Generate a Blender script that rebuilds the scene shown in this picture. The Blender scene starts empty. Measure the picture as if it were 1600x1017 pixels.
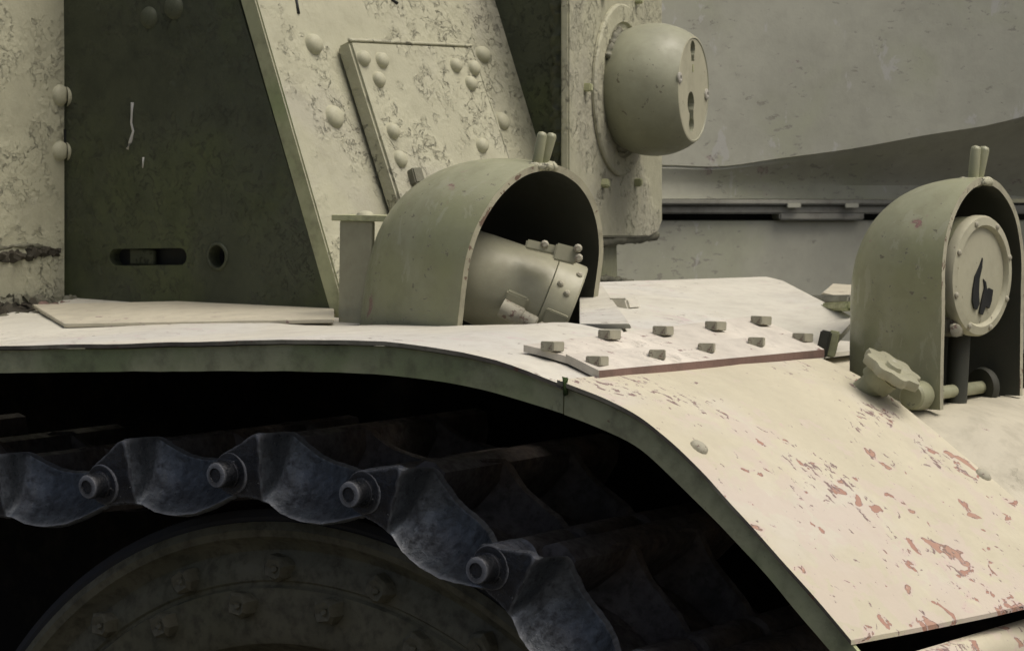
import bpy, bmesh, math, random
from mathutils import Vector, Matrix, noise
random.seed(4)
SC = bpy.context.scene
COL = SC.collection
# ------------------------------------------------------------------ camera
# vehicle frame: X forward, Y inboard (away from the camera), Z up; metres
FPX = 4000.0; YAW = math.radians(36); PITCH = math.radians(3.8); DIST = 2.8
RT = Vector((math.cos(YAW), math.sin(YAW), 0))
HZ = Vector((-math.sin(YAW), math.cos(YAW), 0))
FW = HZ*math.cos(PITCH) - Vector((0, 0, math.sin(PITCH)))
UP = HZ*math.sin(PITCH) + Vector((0, 0, math.cos(PITCH)))
def ray(u, v): return FW + RT*((u-800)/FPX) + UP*((508.5-v)/FPX)
CAM = -DIST*ray(905, 598)
cd = bpy.data.cameras.new('camera'); cam = bpy.data.objects.new('camera', cd); COL.objects.link(cam)
cam.matrix_world = Matrix(((RT.x, UP.x, -FW.x, CAM.x), (RT.y, UP.y, -FW.y, CAM.y), (RT.z, UP.z, -FW.z, CAM.z), (0, 0, 0, 1)))
cd.sensor_width = 36; cd.lens = FPX/1600*36; cd.clip_start = .05; cd.clip_end = 500
cd.dof.use_dof = True; cd.dof.focus_distance = 2.75; cd.dof.aperture_fstop = 32
SC.camera = cam
# ------------------------------------------------------------------ light: overcast day
SUN_EL = math.radians(64); sun_dir = Vector((.85, .25, 0)).normalized()*math.cos(SUN_EL) + Vector((0, 0, math.sin(SUN_EL)))
w = bpy.data.worlds.new('World'); SC.world = w; w.use_nodes = True
nt = w.node_tree; sky = nt.nodes.new('ShaderNodeTexSky'); sky.sky_type = 'NISHITA'; sky.sun_disc = False
sky.sun_elevation = SUN_EL; sky.sun_rotation = math.atan2(sun_dir.x, sun_dir.y)
sky.dust_density = 8.0; sky.air_density = .7; sky.ozone_density = 0.0
bg = nt.nodes['Background']; bg.inputs[1].default_value = 0.085
nt.links.new(sky.outputs[0], bg.inputs[0])
sl = bpy.data.lights.new('sun', 'SUN'); sl.energy = 1.5; sl.angle = math.radians(40); sl.color = (1, .975, .93)
so = bpy.data.objects.new('sun', sl); COL.objects.link(so); so.rotation_euler = sun_dir.to_track_quat('Z', 'Y').to_euler()
SC.view_settings.view_transform = 'Standard'; SC.view_settings.look = 'None'; SC.view_settings.gamma = 1
SC.view_settings.exposure = 0.2

# ------------------------------------------------------------------ geometry on known planes
def onp(u, v, p, n):
    r = ray(u, v); t = (Vector(p)-CAM).dot(n)/r.dot(n); return CAM + r*t
def ony(u, v, y): return onp(u, v, (0, y, 0), Vector((0, 1, 0)))
def onx(u, v, x): return onp(u, v, (x, 0, 0), Vector((1, 0, 0)))
def onz(u, v, z): return onp(u, v, (0, 0, z), Vector((0, 0, 1)))
def interp(tab, x):
    n = len(tab)
    if x <= tab[0][0]: i = 0
    elif x >= tab[-1][0]: i = n-2
    else:
        i = max(k for k in range(n-1) if tab[k][0] <= x)
    x0, y0 = tab[i]; x1, y1 = tab[i+1]; h = x1-x0; t = (x-x0)/h
    if t < 0 or t > 1: return y0+(y1-y0)*t
    def m(k):
        if k == 0: return (tab[1][1]-tab[0][1])/(tab[1][0]-tab[0][0])
        if k == n-1: return (tab[-1][1]-tab[-2][1])/(tab[-1][0]-tab[-2][0])
        return (tab[k+1][1]-tab[k-1][1])/(tab[k+1][0]-tab[k-1][0])
    a, b = m(i)*h, m(i+1)*h
    return (2*t**3-3*t*t+1)*y0+(t**3-2*t*t+t)*a+(-2*t**3+3*t*t)*y1+(t**3-t*t)*b
WF = .53; LIP = .30
NEAR = [(p.x, p.z) for p in (ony(u, v, 0) for u, v in [(-260, 545), (0, 540), (150, 538), (300, 534), (400, 531), (500, 530), (600, 533), (700, 545), (780, 563), (830, 580), (880, 600), (940, 624), (1000, 655), (1050, 693), (1100, 740), (1150, 795), (1200, 850), (1250, 906), (1300, 963), (1345, 1017), (1420, 1107)])]
SKIRT = [(p.x, p.z) for p in (ony(u, v, 0) for u, v in [(-260, 588), (0, 583), (300, 580), (500, 581), (600, 586), (700, 598), (780, 616), (880, 647), (950, 674), (1000, 701), (1050, 745), (1100, 795), (1150, 846), (1200, 900), (1250, 960), (1300, 1019), (1370, 1105)])]
def zlip(x): return .022 + (x+.605)/.475*.021 if x > -.605 else .022+(x+.605)*.006
fartab = [(x, interp(NEAR, x)+(zlip(x)-interp(NEAR, x))*WF/LIP) for x in (-1.6, -1.3, -1.0, -.8, -.6, -.45, -.3, -.2)]
fartab += [(p.x, p.z) for p in (ony(u, v, WF) for u, v in [(1287, 566), (1345, 594), (1400, 631), (1450, 672), (1500, 714), (1560, 762), (1600, 796), (1740, 915)])]
def zs(x, y): return interp(NEAR, x)*(1-y/WF) + interp(fartab, x)*y/WF
def onsurf(u, v):
    z = 0
    for _ in range(30):
        p = onz(u, v, z); z = .6*z+.4*zs(p.x, min(max(p.y, -.02), .7))
    return onz(u, v, z)

# ------------------------------------------------------------------ materials
def N(nt, t, **kw):
    n = nt.nodes.new(t)
    for k, v in kw.items(): setattr(n, k, v)
    return n
def paint(name, base, rough=.62, chips=None, cracks=0., crack_scale=38.,
          dirt=.25, dirt_col=(.07, .06, .045), var=.16, bump=.25, alt=None, rust=0., spec=.35, metal=0., wear=None, freq=1.):
    m = bpy.data.materials.new(name); m.use_nodes = True; nt = m.node_tree; L = nt.links.new
    bsdf = nt.nodes['Principled BSDF']; bsdf.inputs['Roughness'].default_value = rough; bsdf.inputs['Specular IOR Level'].default_value = spec; bsdf.inputs['Metallic'].default_value = metal
    tc = N(nt, 'ShaderNodeTexCoord'); geo = N(nt, 'ShaderNodeNewGeometry')
    def nz(scale, detail=5., rough=.6, vec=None, dist=0.):
        n = N(nt, 'ShaderNodeTexNoise'); n.inputs['Scale'].default_value = scale; n.inputs['Detail'].default_value = detail; n.inputs['Roughness'].default_value = rough; n.inputs['Distortion'].default_value = dist
        L(vec or tc.outputs['Object'], n.inputs['Vector']); return n.outputs['Fac']
    def ramp(f, a, b, lo=0., hi=1.):
        r = N(nt, 'ShaderNodeMapRange'); r.interpolation_type = 'SMOOTHSTEP'; r.inputs[1].default_value = a; r.inputs[2].default_value = b; r.inputs[3].default_value = lo; r.inputs[4].default_value = hi
        L(f, r.inputs[0]); return r.outputs[0]
    def mth(op, a, b=None):
        n = N(nt, 'ShaderNodeMath', operation=op)
        for i, x in enumerate((a, b)):
            if x is None: continue
            if isinstance(x, (int, float)): n.inputs[i].default_value = x
            else: L(x, n.inputs[i])
        return n.outputs[0]
    def mix(f, a, b):
        n = N(nt, 'ShaderNodeMix', data_type='RGBA')
        if isinstance(f, (int, float)): n.inputs[0].default_value = f
        else: L(f, n.inputs[0])
        for i, x in ((6, a), (7, b)):
            if isinstance(x, tuple): n.inputs[i].default_value = (*x, 1)
            else: L(x, n.inputs[i])
        return n.outputs[2]
    b = base
    big = nz(5.*freq, 6., .65); mid = nz(26.*freq, 6., .65); fine = nz(240., 4., .7)
    col = mix(ramp(big, .32, .68), tuple(c*(1-var) for c in b), tuple(min(1, c*(1+var)) for c in b))
    if alt: col = mix(ramp(nz(3.2, 5., .6, dist=.4), .48, .64, 0, .75), col, alt)
    col = mix(ramp(mid, .42, .72, 0, dirt), col, dirt_col)
    col = mix(ramp(fine, .60, .80, 0, dirt*.9), col, dirt_col)
    hgt = mth('ADD', mth('MULTIPLY', mid, .5), mth('MULTIPLY', fine, .16))
    if cracks:
        n1 = nz(crack_scale*.8, 7., .68, dist=.5); msk = ramp(nz(4.6, 5., .65), .62-cracks*.2, .70-cracks*.2)
        fl = mth('MULTIPLY', ramp(n1, .545, .553), msk)
        ln = mth('MULTIPLY', mth('MULTIPLY', ramp(n1, .530, .545), ramp(n1, .562, .549)), msk)
        brk = ramp(nz(crack_scale*1.7, 3.), .42, .58)
        ln = mth('MULTIPLY', ln, brk)
        col = mix(mth('MULTIPLY', fl, .16), col, tuple(c*.72 for c in b))
        col = mix(mth('MULTIPLY', ln, .22), col, (.07, .06, .045))
        lump = nz(95., 3., .6)
        hgt = mth('ADD', hgt, mth('MULTIPLY', mth('MULTIPLY', lump, msk), .55))
        hgt = mth('SUBTRACT', hgt, mth('MULTIPLY', fl, .8)); hgt = mth('ADD', hgt, mth('MULTIPLY', ln, .35))
    for ly in (chips or ()):
        sc, t, st, c0, c1 = ly[:5]; mk = ly[5] if len(ly) > 5 else (3.4, .36, .66, .08)
        mp = N(nt, 'ShaderNodeMapping'); mp.inputs['Scale'].default_value = st; mp.inputs['Location'].default_value = (sc*.31, sc*.17, .4); L(tc.outputs['Object'], mp.inputs[0])
        c = nz(sc, ly[6] if len(ly) > 6 else 7., .64 if len(ly) < 7 else .52, mp.outputs[0], .4)
        c = mth('ADD', c, mth('MULTIPLY', ramp(nz(mk[0], 3.), mk[1], mk[2]), mk[3]))
        if len(mk) > 4:
            sx = N(nt, 'ShaderNodeSeparateXYZ'); L(tc.outputs['Object'], sx.inputs[0])
            c = mth('ADD', c, mth('ADD', mth('MULTIPLY', sx.outputs[0], mk[4]), mth('MULTIPLY', sx.outputs[1], mk[5])))
        if c0: col = mix(ramp(c, t-.035, t+.0, 0, .6), col, c0)
        if c1:
            col = mix(ramp(c, t-.002, t+.003, 0, .75), col, tuple(q*.45 for q in c1)); col = mix(ramp(c, t+.006, t+.016, 0, .95), col, c1)
            hgt = mth('SUBTRACT', hgt, ramp(c, t, t+.012, 0, 1.1))
    if rust:
        col = mix(ramp(nz(70., 6., .7), .70-rust*.12, .76-rust*.12, 0, .8), col, (.16, .065, .035))
    if wear:
        pt = ramp(geo.outputs['Pointiness'], .525, .62); col = mix(mth('MULTIPLY', pt, mth('ADD', .35, mth('MULTIPLY', mid, .9))), col, wear)
    L(col, bsdf.inputs['Base Color'])
    L(ramp(mid, .3, .7, rough-.10, rough+.12), bsdf.inputs['Roughness'])
    bp = N(nt, 'ShaderNodeBump'); bp.inputs['Strength'].default_value = bump; bp.inputs['Distance'].default_value = .004
    L(hgt, bp.inputs['Height']); L(bp.outputs[0], bsdf.inputs['Normal'])
    return m
PINK = (.52, .36, .33)
M = {
 'cream': paint('cream_paint', (.435, .43, .305), cracks=.85, crack_scale=42, dirt=.20, dirt_col=(.16, .15, .10), bump=1., alt=(.385, .375, .29), var=.08),
 'deck': paint('deck_paint', (.585, .57, .48), cracks=.3, dirt=.30, dirt_col=(.30, .27, .22), chips=[(26, .70, (.9, 1.3, 1), (.52, .43, .41), None), (60, .715, (.7, 1.5, .7), None, (.20, .15, .13))], alt=(.57, .565, .51), bump=.4, var=.08),
 'mudguard': paint('mudguard_paint', (.545, .51, .375), dirt=.14, dirt_col=(.33, .29, .21), alt=(.56, .53, .445), bump=.5, var=.07, chips=[
     (18, .60, (1, 1, 1), (.545, .475, .40), None, (2.2, .4, .6, .06, .30, .05)),
     (17, .70, (1, 1, 1), (.55, .43, .39), (.40, .245, .175), (3.2, .42, .60, .075, .30, .12), 4.),
     (36, .70, (1, 1, 1), (.53, .42, .39), (.38, .22, .16), (3.4, .44, .62, .09, .30, .10), 5.),
     (85, .67, (.8, 1.2, .8), (.52, .44, .40), (.24, .17, .15), (7, .45, .62, .10, .05, 0))]),
 'rim': paint('worn_rim_paint', (.42, .405, .29), dirt=.4, bump=.5, rust=.5, chips=[(70, .66, (1, 1, 1), None, (.20, .14, .10))]),
 'crust': paint('dark_rust_crust', (.06, .056, .042), dirt=.5, bump=.8, rough=.9, spec=.15),
 'moss': paint('moss', (.035, .065, .015), rough=.9, bump=1.),
 'ballpaint': paint('ball_mount_paint', (.305, .312, .225), dirt=.24, dirt_col=(.14, .14, .09), rough=.42, bump=.3, alt=(.28, .285, .195), chips=[(60, .71, (1, 1, 1), (.36, .36, .27), (.16, .15, .10))]),
 'lampface': paint('lamp_cover_paint', (.43, .42, .30), dirt=.16, bump=.2, var=.05, chips=[(60, .72, (1, 1, 1), None, (.2, .18, .13))]),
 'lamp': paint('lamp_paint', (.35, .345, .24), dirt=.2, rough=.4, bump=.2),
 'rivet': paint('rivet_paint', (.43, .425, .30), dirt=.06, bump=.02, var=.05),
 'rivetgreen': paint('green_rivet_paint', (.08, .09, .055), dirt=.1, bump=.02),
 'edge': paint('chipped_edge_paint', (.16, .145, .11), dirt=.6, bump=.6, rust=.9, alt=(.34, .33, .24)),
 'nose': paint('nose_paint', (.50, .47, .36), dirt=.2, bump=.35, cracks=.3, chips=[(30, .71, (1, 1, 1), (.45, .36, .33), (.25, .17, .15))], var=.08),
 'hood': paint('hood_paint', (.315, .322, .205), dirt=.24, dirt_col=(.15, .15, .085), rough=.40, bump=.30, chips=[(15, .73, (1, 1, 1), (.34, .24, .20), (.32, .19, .16)), (75, .715, (1, 1, 1.4), (.35, .355, .25), (.18, .17, .11)), (30, .70, (1, 1, .35), (.37, .375, .26), None)], alt=(.275, .29, .155), var=.12, spec=.5),
 'olive': paint('olive_edge_paint', (.45, .465, .275), dirt=.45, cracks=.3, bump=.5, rust=.15, alt=(.27, .33, .15)),
 'green': paint('dark_green_paint', (.066, .076, .046), dirt=.35, dirt_col=(.025, .028, .018), cracks=.9, crack_scale=55, bump=.9, alt=(.080, .098, .040), rough=.55),
 'far': paint('grey_green_paint', (.53, .535, .425), dirt=.26, dirt_col=(.36, .35, .28), bump=.25, alt=(.50, .52, .37), chips=[(9, .73, (1, 1, 1), (.50, .46, .39), (.48, .42, .36)), (38, .68, (1, 1, 2.2), (.46, .45, .37), (.40, .39, .31)), (22, .69, (1, 1, .5), (.62, .62, .57), None)], var=.08),
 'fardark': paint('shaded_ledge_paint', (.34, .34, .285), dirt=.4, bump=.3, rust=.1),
 'track': paint('track_steel', (.115, .130, .138), rough=.36, metal=.45, dirt=.9, dirt_col=(.035, .036, .038), bump=.8, var=.4, spec=.5, alt=(.19, .21, .22), wear=(.50, .52, .53), freq=3.2, chips=[(130, .68, (1, 1, 1), None, (.5, .52, .53))]),
 'trackdark': paint('greasy_and_shaded_steel', (.026, .029, .033), rough=.30, dirt=.7, dirt_col=(.012, .012, .012), bump=1.2, var=.4, spec=.5, alt=(.040, .044, .05), wear=(.42, .44, .46), freq=3.2, chips=[(130, .69, (1, 1, 1), None, (.3, .31, .32))]),
 'trackin': paint('track_rusty', (.10, .092, .085), rough=.5, dirt=.7, dirt_col=(.03, .025, .02), bump=.9, var=.4, freq=3., alt=(.16, .12, .09)),
 'rubber': paint('tyre_rubber', (.03, .032, .034), rough=.8, dirt=.3, bump=.4),
 'wheel': paint('wheel_paint', (.150, .142, .092), dirt=.6, dirt_col=(.035, .03, .02), bump=.5, alt=(.125, .122, .072), freq=2.),
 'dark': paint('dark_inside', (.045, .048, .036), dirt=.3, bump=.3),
 'undershade': paint('under_fender_shade', (.012, .012, .011), dirt=.3, bump=.3, rough=.85, spec=.1),  # near-black colour stands in for the shade under the fender
 'bolt': paint('bolt_paint', (.40, .385, .29), dirt=.45, bump=.5, rust=.15, chips=[(110, .64, (1, 1, 1), None, (.20, .14, .11))]),
 'strip': paint('strip_paint', (.60, .565, .48), dirt=.2, cracks=.5, bump=.5, rust=.08, chips=[(40, .69, (1, 1, 1), (.5, .40, .37), (.26, .18, .15))]),
 'rustedge': paint('rusty_edge', (.20, .13, .105), dirt=.4, bump=.6),
 'weldgreen': paint('green_weld_bead', (.075, .085, .052), dirt=.5, bump=1.),
 'weld': paint('weld_bead', (.17, .17, .12), dirt=.5, bump=.9),
 'blackpaint_shade': paint('black_paint_and_hole_shade', (.015, .017, .016), dirt=.1, bump=.2),
 'white': paint('white_paint_drip', (.50, .50, .46), dirt=.1, bump=.2),
 'ground': paint('gravel_ground', (.055, .052, .045), dirt=.5, bump=1., rough=.9),
 'glass': paint('clean_bolt', (.40, .39, .33), dirt=.1, bump=.2, rough=.35),
}
# ------------------------------------------------------------------ object helpers
WM = {}
def link(o, parent, mat):
    COL.objects.link(o); WM[o.name] = mat
    if parent:
        o.parent = parent; o.matrix_basis = WM[parent.name].inverted() @ mat
    else: o.matrix_basis = mat
    return o
def thing(name, loc, label, cat):
    o = bpy.data.objects.new(name, None); o.empty_display_size = .1; o['label'] = label; o['category'] = cat
    return link(o, None, Matrix.Translation(loc))
def part(name, bm, mat, parent, smooth=False, label=None, bevel=0, seg=2, kind=None, M0=None):
    bmesh.ops.remove_doubles(bm, verts=bm.verts, dist=1e-6)
    bmesh.ops.recalc_face_normals(bm, faces=bm.faces)
    if M0 is None:
        c = sum((v.co for v in bm.verts), Vector())/len(bm.verts); M0 = Matrix.Translation(c)
        for v in bm.verts: v.co -= c
    if bevel:
        es = [e for e in bm.edges if len(e.link_faces) == 2 and e.calc_face_angle(0) > .6]
        bmesh.ops.bevel(bm, geom=es, offset=bevel, segments=seg, affect='EDGES', clamp_overlap=True)
    me = bpy.data.meshes.new(name); bm.to_mesh(me); bm.free()
    mats = mat if isinstance(mat, (list, tuple)) else [mat]
    for x in mats: me.materials.append(M[x])
    if smooth:
        for p in me.polygons: p.use_smooth = True
        if smooth is not True: me.set_sharp_from_angle(angle=math.radians(smooth))
    o = bpy.data.objects.new(name, me)
    if label: o['label'] = label
    if kind: o['kind'] = kind
    return link(o, parent, M0)
def dup(o, parent, mat): return link(o.copy(), parent, mat)
def frame(p, z, x=None):
    z = Vector(z).normalized(); x = Vector(x) if x else (Vector((0, 0, 1)) if abs(z.z) < .9 else Vector((1, 0, 0)))
    y = z.cross(x).normalized(); x = y.cross(z)
    return Matrix(((x.x, y.x, z.x, p[0]), (x.y, y.y, z.y, p[1]), (x.z, y.z, z.z, p[2]), (0, 0, 0, 1)))
def prism(poly, off, bm=None):
    bm = bm or bmesh.new(); off = Vector(off)
    a = [bm.verts.new(p) for p in poly]; b = [bm.verts.new(Vector(p)+off) for p in poly]
    bm.faces.new(a); bm.faces.new(b[::-1]); n = len(a)
    for i in range(n): bm.faces.new((a[i], b[i], b[(i+1) % n], a[(i+1) % n]))
    return bm
def grid(rows, bm=None, wrap=False):
    bm = bm or bmesh.new(); vs = [[bm.verts.new(p) for p in r] for r in rows]
    for i in range(len(vs)-1):
        m = len(vs[i])
        for j in range(m if wrap else m-1):
            q = (vs[i][j], vs[i+1][j], vs[i+1][(j+1) % m], vs[i][(j+1) % m])
            try: bm.faces.new(q)
            except ValueError: pass
    return bm
def sheet(rows, th):
    """closed sheet: rows of points, thickness th (vector or function of the point)"""
    bm = bmesh.new(); f = th if callable(th) else (lambda p: Vector(th))
    top = [[bm.verts.new(p) for p in r] for r in rows]; bot = [[bm.verts.new(Vector(p)+f(p)) for p in r] for r in rows]
    n, m = len(rows), len(rows[0])
    for g in (top, bot):
        for i in range(n-1):
            for j in range(m-1): bm.faces.new((g[i][j], g[i+1][j], g[i+1][j+1], g[i][j+1]))
    for i in range(n-1):
        for j in (0, m-1): bm.faces.new((top[i][j], bot[i][j], bot[i+1][j], top[i+1][j]))
    for j in range(m-1):
        for i in (0, n-1): bm.faces.new((top[i][j], top[i][j+1], bot[i][j+1], bot[i][j]))
    return bm
def lathe(prof, seg=32, mat=None, bm=None, close=True):
    """profile of (radius, height) about local Z, moved by mat"""
    bm = bm or bmesh.new(); mat = mat or Matrix(); rings = []
    for r, h in prof:
        if r < 1e-6: rings.append([bm.verts.new(mat @ Vector((0, 0, h)))])
        else: rings.append([bm.verts.new(mat @ Vector((r*math.cos(2*math.pi*k/seg), r*math.sin(2*math.pi*k/seg), h))) for k in range(seg)])
    for a, b in zip(rings[:-1], rings[1:]):
        for k in range(seg):
            k2 = (k+1) % seg
            q = [a[k], a[k2], b[k2], b[k]] if len(a) > 1 and len(b) > 1 else ([a[0], b[k2], b[k]] if len(a) == 1 else [a[k], a[k2], b[0]])
            bm.faces.new(q)
    return bm
def box(mat, s, bm=None):
    bm = bm or bmesh.new(); sx, sy, sz = s[0]/2, s[1]/2, s[2]/2
    P = [mat @ Vector((x, y, z)) for z in (-sz, sz) for x, y in ((-sx, -sy), (sx, -sy), (sx, sy), (-sx, sy))]
    v = [bm.verts.new(p) for p in P]
    for f in ((0, 1, 2, 3), (4, 5, 6, 7), (0, 1, 5, 4), (1, 2, 6, 5), (2, 3, 7, 6), (3, 0, 4, 7)): bm.faces.new([v[i] for i in f])
    return bm
def cut(o, cutters):
    for c in cutters:
        bmesh.ops.recalc_face_normals(c, faces=c.faces)
        me = bpy.data.meshes.new('cutter'); c.to_mesh(me); c.free(); me.materials.append(M['blackpaint_shade'])  # cut walls coloured black to stand for the shade inside holes
        co = bpy.data.objects.new('cutter', me); COL.objects.link(co)
        md = o.modifiers.new('b', 'BOOLEAN'); md.operation = 'DIFFERENCE'; md.solver = 'EXACT'; md.object = co
        par, mb = o.parent, o.matrix_basis.copy(); o.parent = None; o.matrix_basis = WM[o.name]
        bpy.context.view_layer.update()
        new = bpy.data.meshes.new_from_object(o.evaluated_get(bpy.context.evaluated_depsgraph_get()))
        o.modifiers.clear(); old = o.data; o.data = new; new.name = old.name
        bpy.data.objects.remove(co); o.parent = par; o.matrix_basis = mb
def jitter(bm, amp, sc):
    for v in bm.verts: v.co += noise.noise_vector(v.co*sc)*amp
def worm(pts, r, amp, seg=10, sc=60):
    """lumpy tube along points (weld beads, cords)"""
    bm = bmesh.new(); rows = []
    for i, p in enumerate(pts):
        t = (Vector(pts[min(i+1, len(pts)-1)])-Vector(pts[max(i-1, 0)])).normalized(); F = frame(p, t)
        rows.append([F @ Vector((r*math.cos(2*math.pi*k/seg), r*math.sin(2*math.pi*k/seg), 0)) for k in range(seg)])
    grid(rows, bm, True)
    bm.verts.ensure_lookup_table()
    bm.faces.new(bm.verts[:seg]); bm.faces.new(bm.verts[-seg:])
    if amp: jitter(bm, amp, sc)
    return bm
def lerp(a, b, t): return Vector(a)*(1-t)+Vector(b)*t

# ================================================================== ground
bm = bmesh.new(); grid([[(x, y, -1.25) for y in range(-60, 61, 12)] for x in range(-60, 61, 12)], bm)
g = part('ground', bm, 'ground', None); g['kind'] = 'structure'; g['label'] = 'dark gravel ground under the two armoured vehicles'

TANK = thing('armoured_vehicle', (-.3, .9, -1.25), 'cream and olive tracked armoured vehicle with hooded headlamps and ball mount in front', 'tank')

# ================================================================== fender, mudguard, skirts
XJ = ony(880, 600, 0).x; XW = ony(985, 505, LIP).x
xs = [-2.5+(XJ+2.5)*i/110 for i in range(111)]
def wav(x, y): return .0026*noise.noise((x*7, y*5, 3.))+.0008*noise.noise((x*25, y*18, 1.))
rows = [[Vector((x, y, zs(x, y)+wav(x, y))) for y in (-.004, .05, .1, .15, .2, .25, LIP)] for x in xs]
fender = part('fender', sheet(rows, (0, 0, -.005)), ['deck', 'edge'], TANK, 40)
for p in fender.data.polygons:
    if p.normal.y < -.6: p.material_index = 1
mx = [XJ-.004+(.345-XJ)*i/44 for i in range(45)]
rows = []
for i, x in enumerate(mx):
    t = i/44; xf = .005+(ony(1740, 915, WF).x-.005)*t if i else .005
    r = []
    for j in range(13):
        s = j/12; xx = x*(1-s)+xf*s; y = -.006+(WF+.006)*s
        r.append(Vector((xx, y, zs(xx, y)+.004+wav(xx, y))))
    rows.append(r)
mudguard = part('mudguard', sheet(rows, (0, 0, -.005)), ['mudguard', 'edge'], TANK, 40, label='chipped and peeling front mudguard curving down')
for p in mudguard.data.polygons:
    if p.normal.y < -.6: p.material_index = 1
def skirt(name, x0, x1, y, n, top_off):
    xs = [x0+(x1-x0)*i/n for i in range(n+1)]
    rows = [[Vector((x, y, interp(NEAR, x)+wav(x, 0)-top_off)), Vector((x, y+.0005, (interp(NEAR, x)+interp(SKIRT, x))/2)), Vector((x, y, interp(SKIRT, x)+.0012*noise.noise((x*20, 1, 1))))] for x in xs]
    return part(name, sheet(rows, (0, .006, 0)), 'olive', TANK, 40)
skirt('fender_skirt', -2.5, XJ-.001, .001, 110, .0065)
skirt('mudguard_skirt', XJ+.002, .40, -.001, 50, .0035)
# curled lip in front of the mudguard end
a = ony(1372, 1040, .0); b = ony(1600, 972, .40)
bm = bmesh.new(); rows = []
for i in range(13):
    p = lerp(a, b, i/12*1.2)
    rows.append([p+Vector((-.02, 0, -.004)), p+Vector((0, 0, .004)), p+Vector((.014, 0, .002)), p+Vector((.024, 0, -.012)), p+Vector((.027, 0, -.05))])
part('mudguard_lip', sheet(rows, (-.004, 0, -.004)), 'mudguard', TANK, 50)
# ---- joint strip
def strip_rows(l0, l1, lift, n=16, m=4):
    R_ = []
    for i in range(n+1):
        A_, B_ = onsurf(*lerp((*l0[0], 0), (*l0[1], 0), i/n)[:2]), onsurf(*lerp((*l1[0], 0), (*l1[1], 0), i/n)[:2])
        R_.append([Vector((p.x, p.y, zs(p.x, p.y)+lift)) for p in (lerp(A_, B_, j/m) for j in range(m+1))])
    return R_
strip = part('joint_strip', sheet(strip_rows(((936, 597), (1288, 562)), ((884, 571), (1246, 536)), .013), (0, 0, -.010)), ['strip', 'rustedge'], TANK, 30)
for p in strip.data.polygons:
    if p.normal.x > .5 and abs(p.normal.z) < .75: p.material_index = 1
part('joint_backing', sheet(strip_rows(((884, 571), (1246, 536)), ((818, 553), (1176, 506)), .0105), (0, 0, -.008)), ['strip'], TANK, 30)
bolt = None
for u, v in [(863, 563), (952, 544), (1036, 537), (1118, 529), (1189, 520), (933, 586), (1027, 575), (1104, 564), (1182, 554), (1254, 547)]:
    p = onsurf(u, v); p = Vector((p.x, p.y, zs(p.x, p.y)+.012))
    Mx = Matrix.Translation(p) @ Matrix.Rotation(random.uniform(-.25, .6), 4, 'Z') @ Matrix.Rotation(-.05, 4, 'X')
    if not bolt:
        bm = box(Matrix.Translation((0, 0, .004)), (.019, .021, .011))
        bolt = part('square_bolt', bm, 'bolt', strip, 30, bevel=.0009, M0=Mx)
    else: dup(bolt, strip, Mx)
# small dents/studs on the mudguard
for u, v in [(1092, 705), (1536, 748)]:
    p = onsurf(u, v); F = frame((p.x, p.y, zs(p.x, p.y)+.004), (.6, 0, .8))
    part('stud', lathe([(.011, 0), (.010, .003), (.006, .005), (0, .006)], 12, F), 'bolt', mudguard, True)
p = ony(884, 604, -.004)
bm = worm([p+Vector((0, 0, .010)), p+Vector((.001, -.001, .004)), p+Vector((0, -.0015, -.002)), p+Vector((.001, -.001, -.009))], .0026, .003, 8, 300)
part('moss_tuft', bm, 'moss', mudguard, True)
# ---- rear deck beside the fender, well floor and front deck
rows = [[Vector((x, y, zs(x, y)-.004)) for y in (LIP+.002, .36, .42, .52)] for x in [-2.5+i*(1.87)/40 for i in range(41)]]
part('rear_deck', sheet(rows, (0, 0, -.006)), 'deck', TANK, 40)
rows = [[Vector((x, y, -.022)) for y in (LIP+.004, .6, 1.0)] for x in (-.66, -.4, XW+.01)]
part('deck_well', sheet(rows, (0, 0, -.006)), 'deck', TANK)
c1 = ony(985, 506, LIP+.002); c2 = Vector((.0, WF, zs(0, WF))); c3 = onz(1336, 497, .03); c4 = onz(1210, 432, .065); c5 = onz(925, 441, .065)
rows = []
for i in range(17):
    s = i/16; r = []
    for j in range(13):
        t = j/12
        # near side runs along the fender, far side along the hull crest
        xn = c1.x+(c2.x-c1.x)*s; yn = LIP+.002+(WF-LIP-.002)*s if s < 1 else WF
        pn = Vector((xn, yn, zs(xn, yn)-.001))
        pf = lerp(c5, c4, s/.72) if s < .72 else lerp(c4, c3, (s-.72)/.28)
        p = lerp(pn, pf, t); p.z += .004*math.sin(math.pi*t)*(1-s); r.append(p)
    rows.append(r)
part('front_deck', sheet(rows, (0, 0, -.008)), 'deck', TANK, 40)
xs2 = [XW-.02+(.02-XW+.02)*i/30 for i in range(31)]
rows = [[Vector((x, y, zs(x, y)+.0005*0-.0015)) for y in (LIP-.01, .36, .42, .48, WF)] for x in [XW+(0.0-XW)*i/24 for i in range(25)]]
part('inner_fender', sheet(rows, (0, 0, -.006)), 'deck', TANK, 40)
# nose plate carrying the far hood
NOSE = [(-.16, -.03), (-.05, -.052), (.02, -.062), (.10, -.068), (.16, -.074), (.22, -.100), (.32, -.175), (.45, -.29), (.62, -.45)]
rows = []
for y in (WF-.02, WF+.002, WF+.02, WF+.04, WF+.06, WF+.09, .75, .9, 1.15):
    k = min(1, max(0, (y-WF)/.09)); k = k*k*(3-2*k); r = []
    for i in range(33):
        x = -.16+.78*i/32; zn = interp(NOSE, x); ze = min(zs(x, WF)-.006, .0)
        r.append(Vector((x, y, ze*(1-k)+zn*k if x > 0 else zn)))
    rows.append(r)
part('nose_plate', sheet(rows, (0, 0, -.01)), 'nose', TANK, 40)
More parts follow.
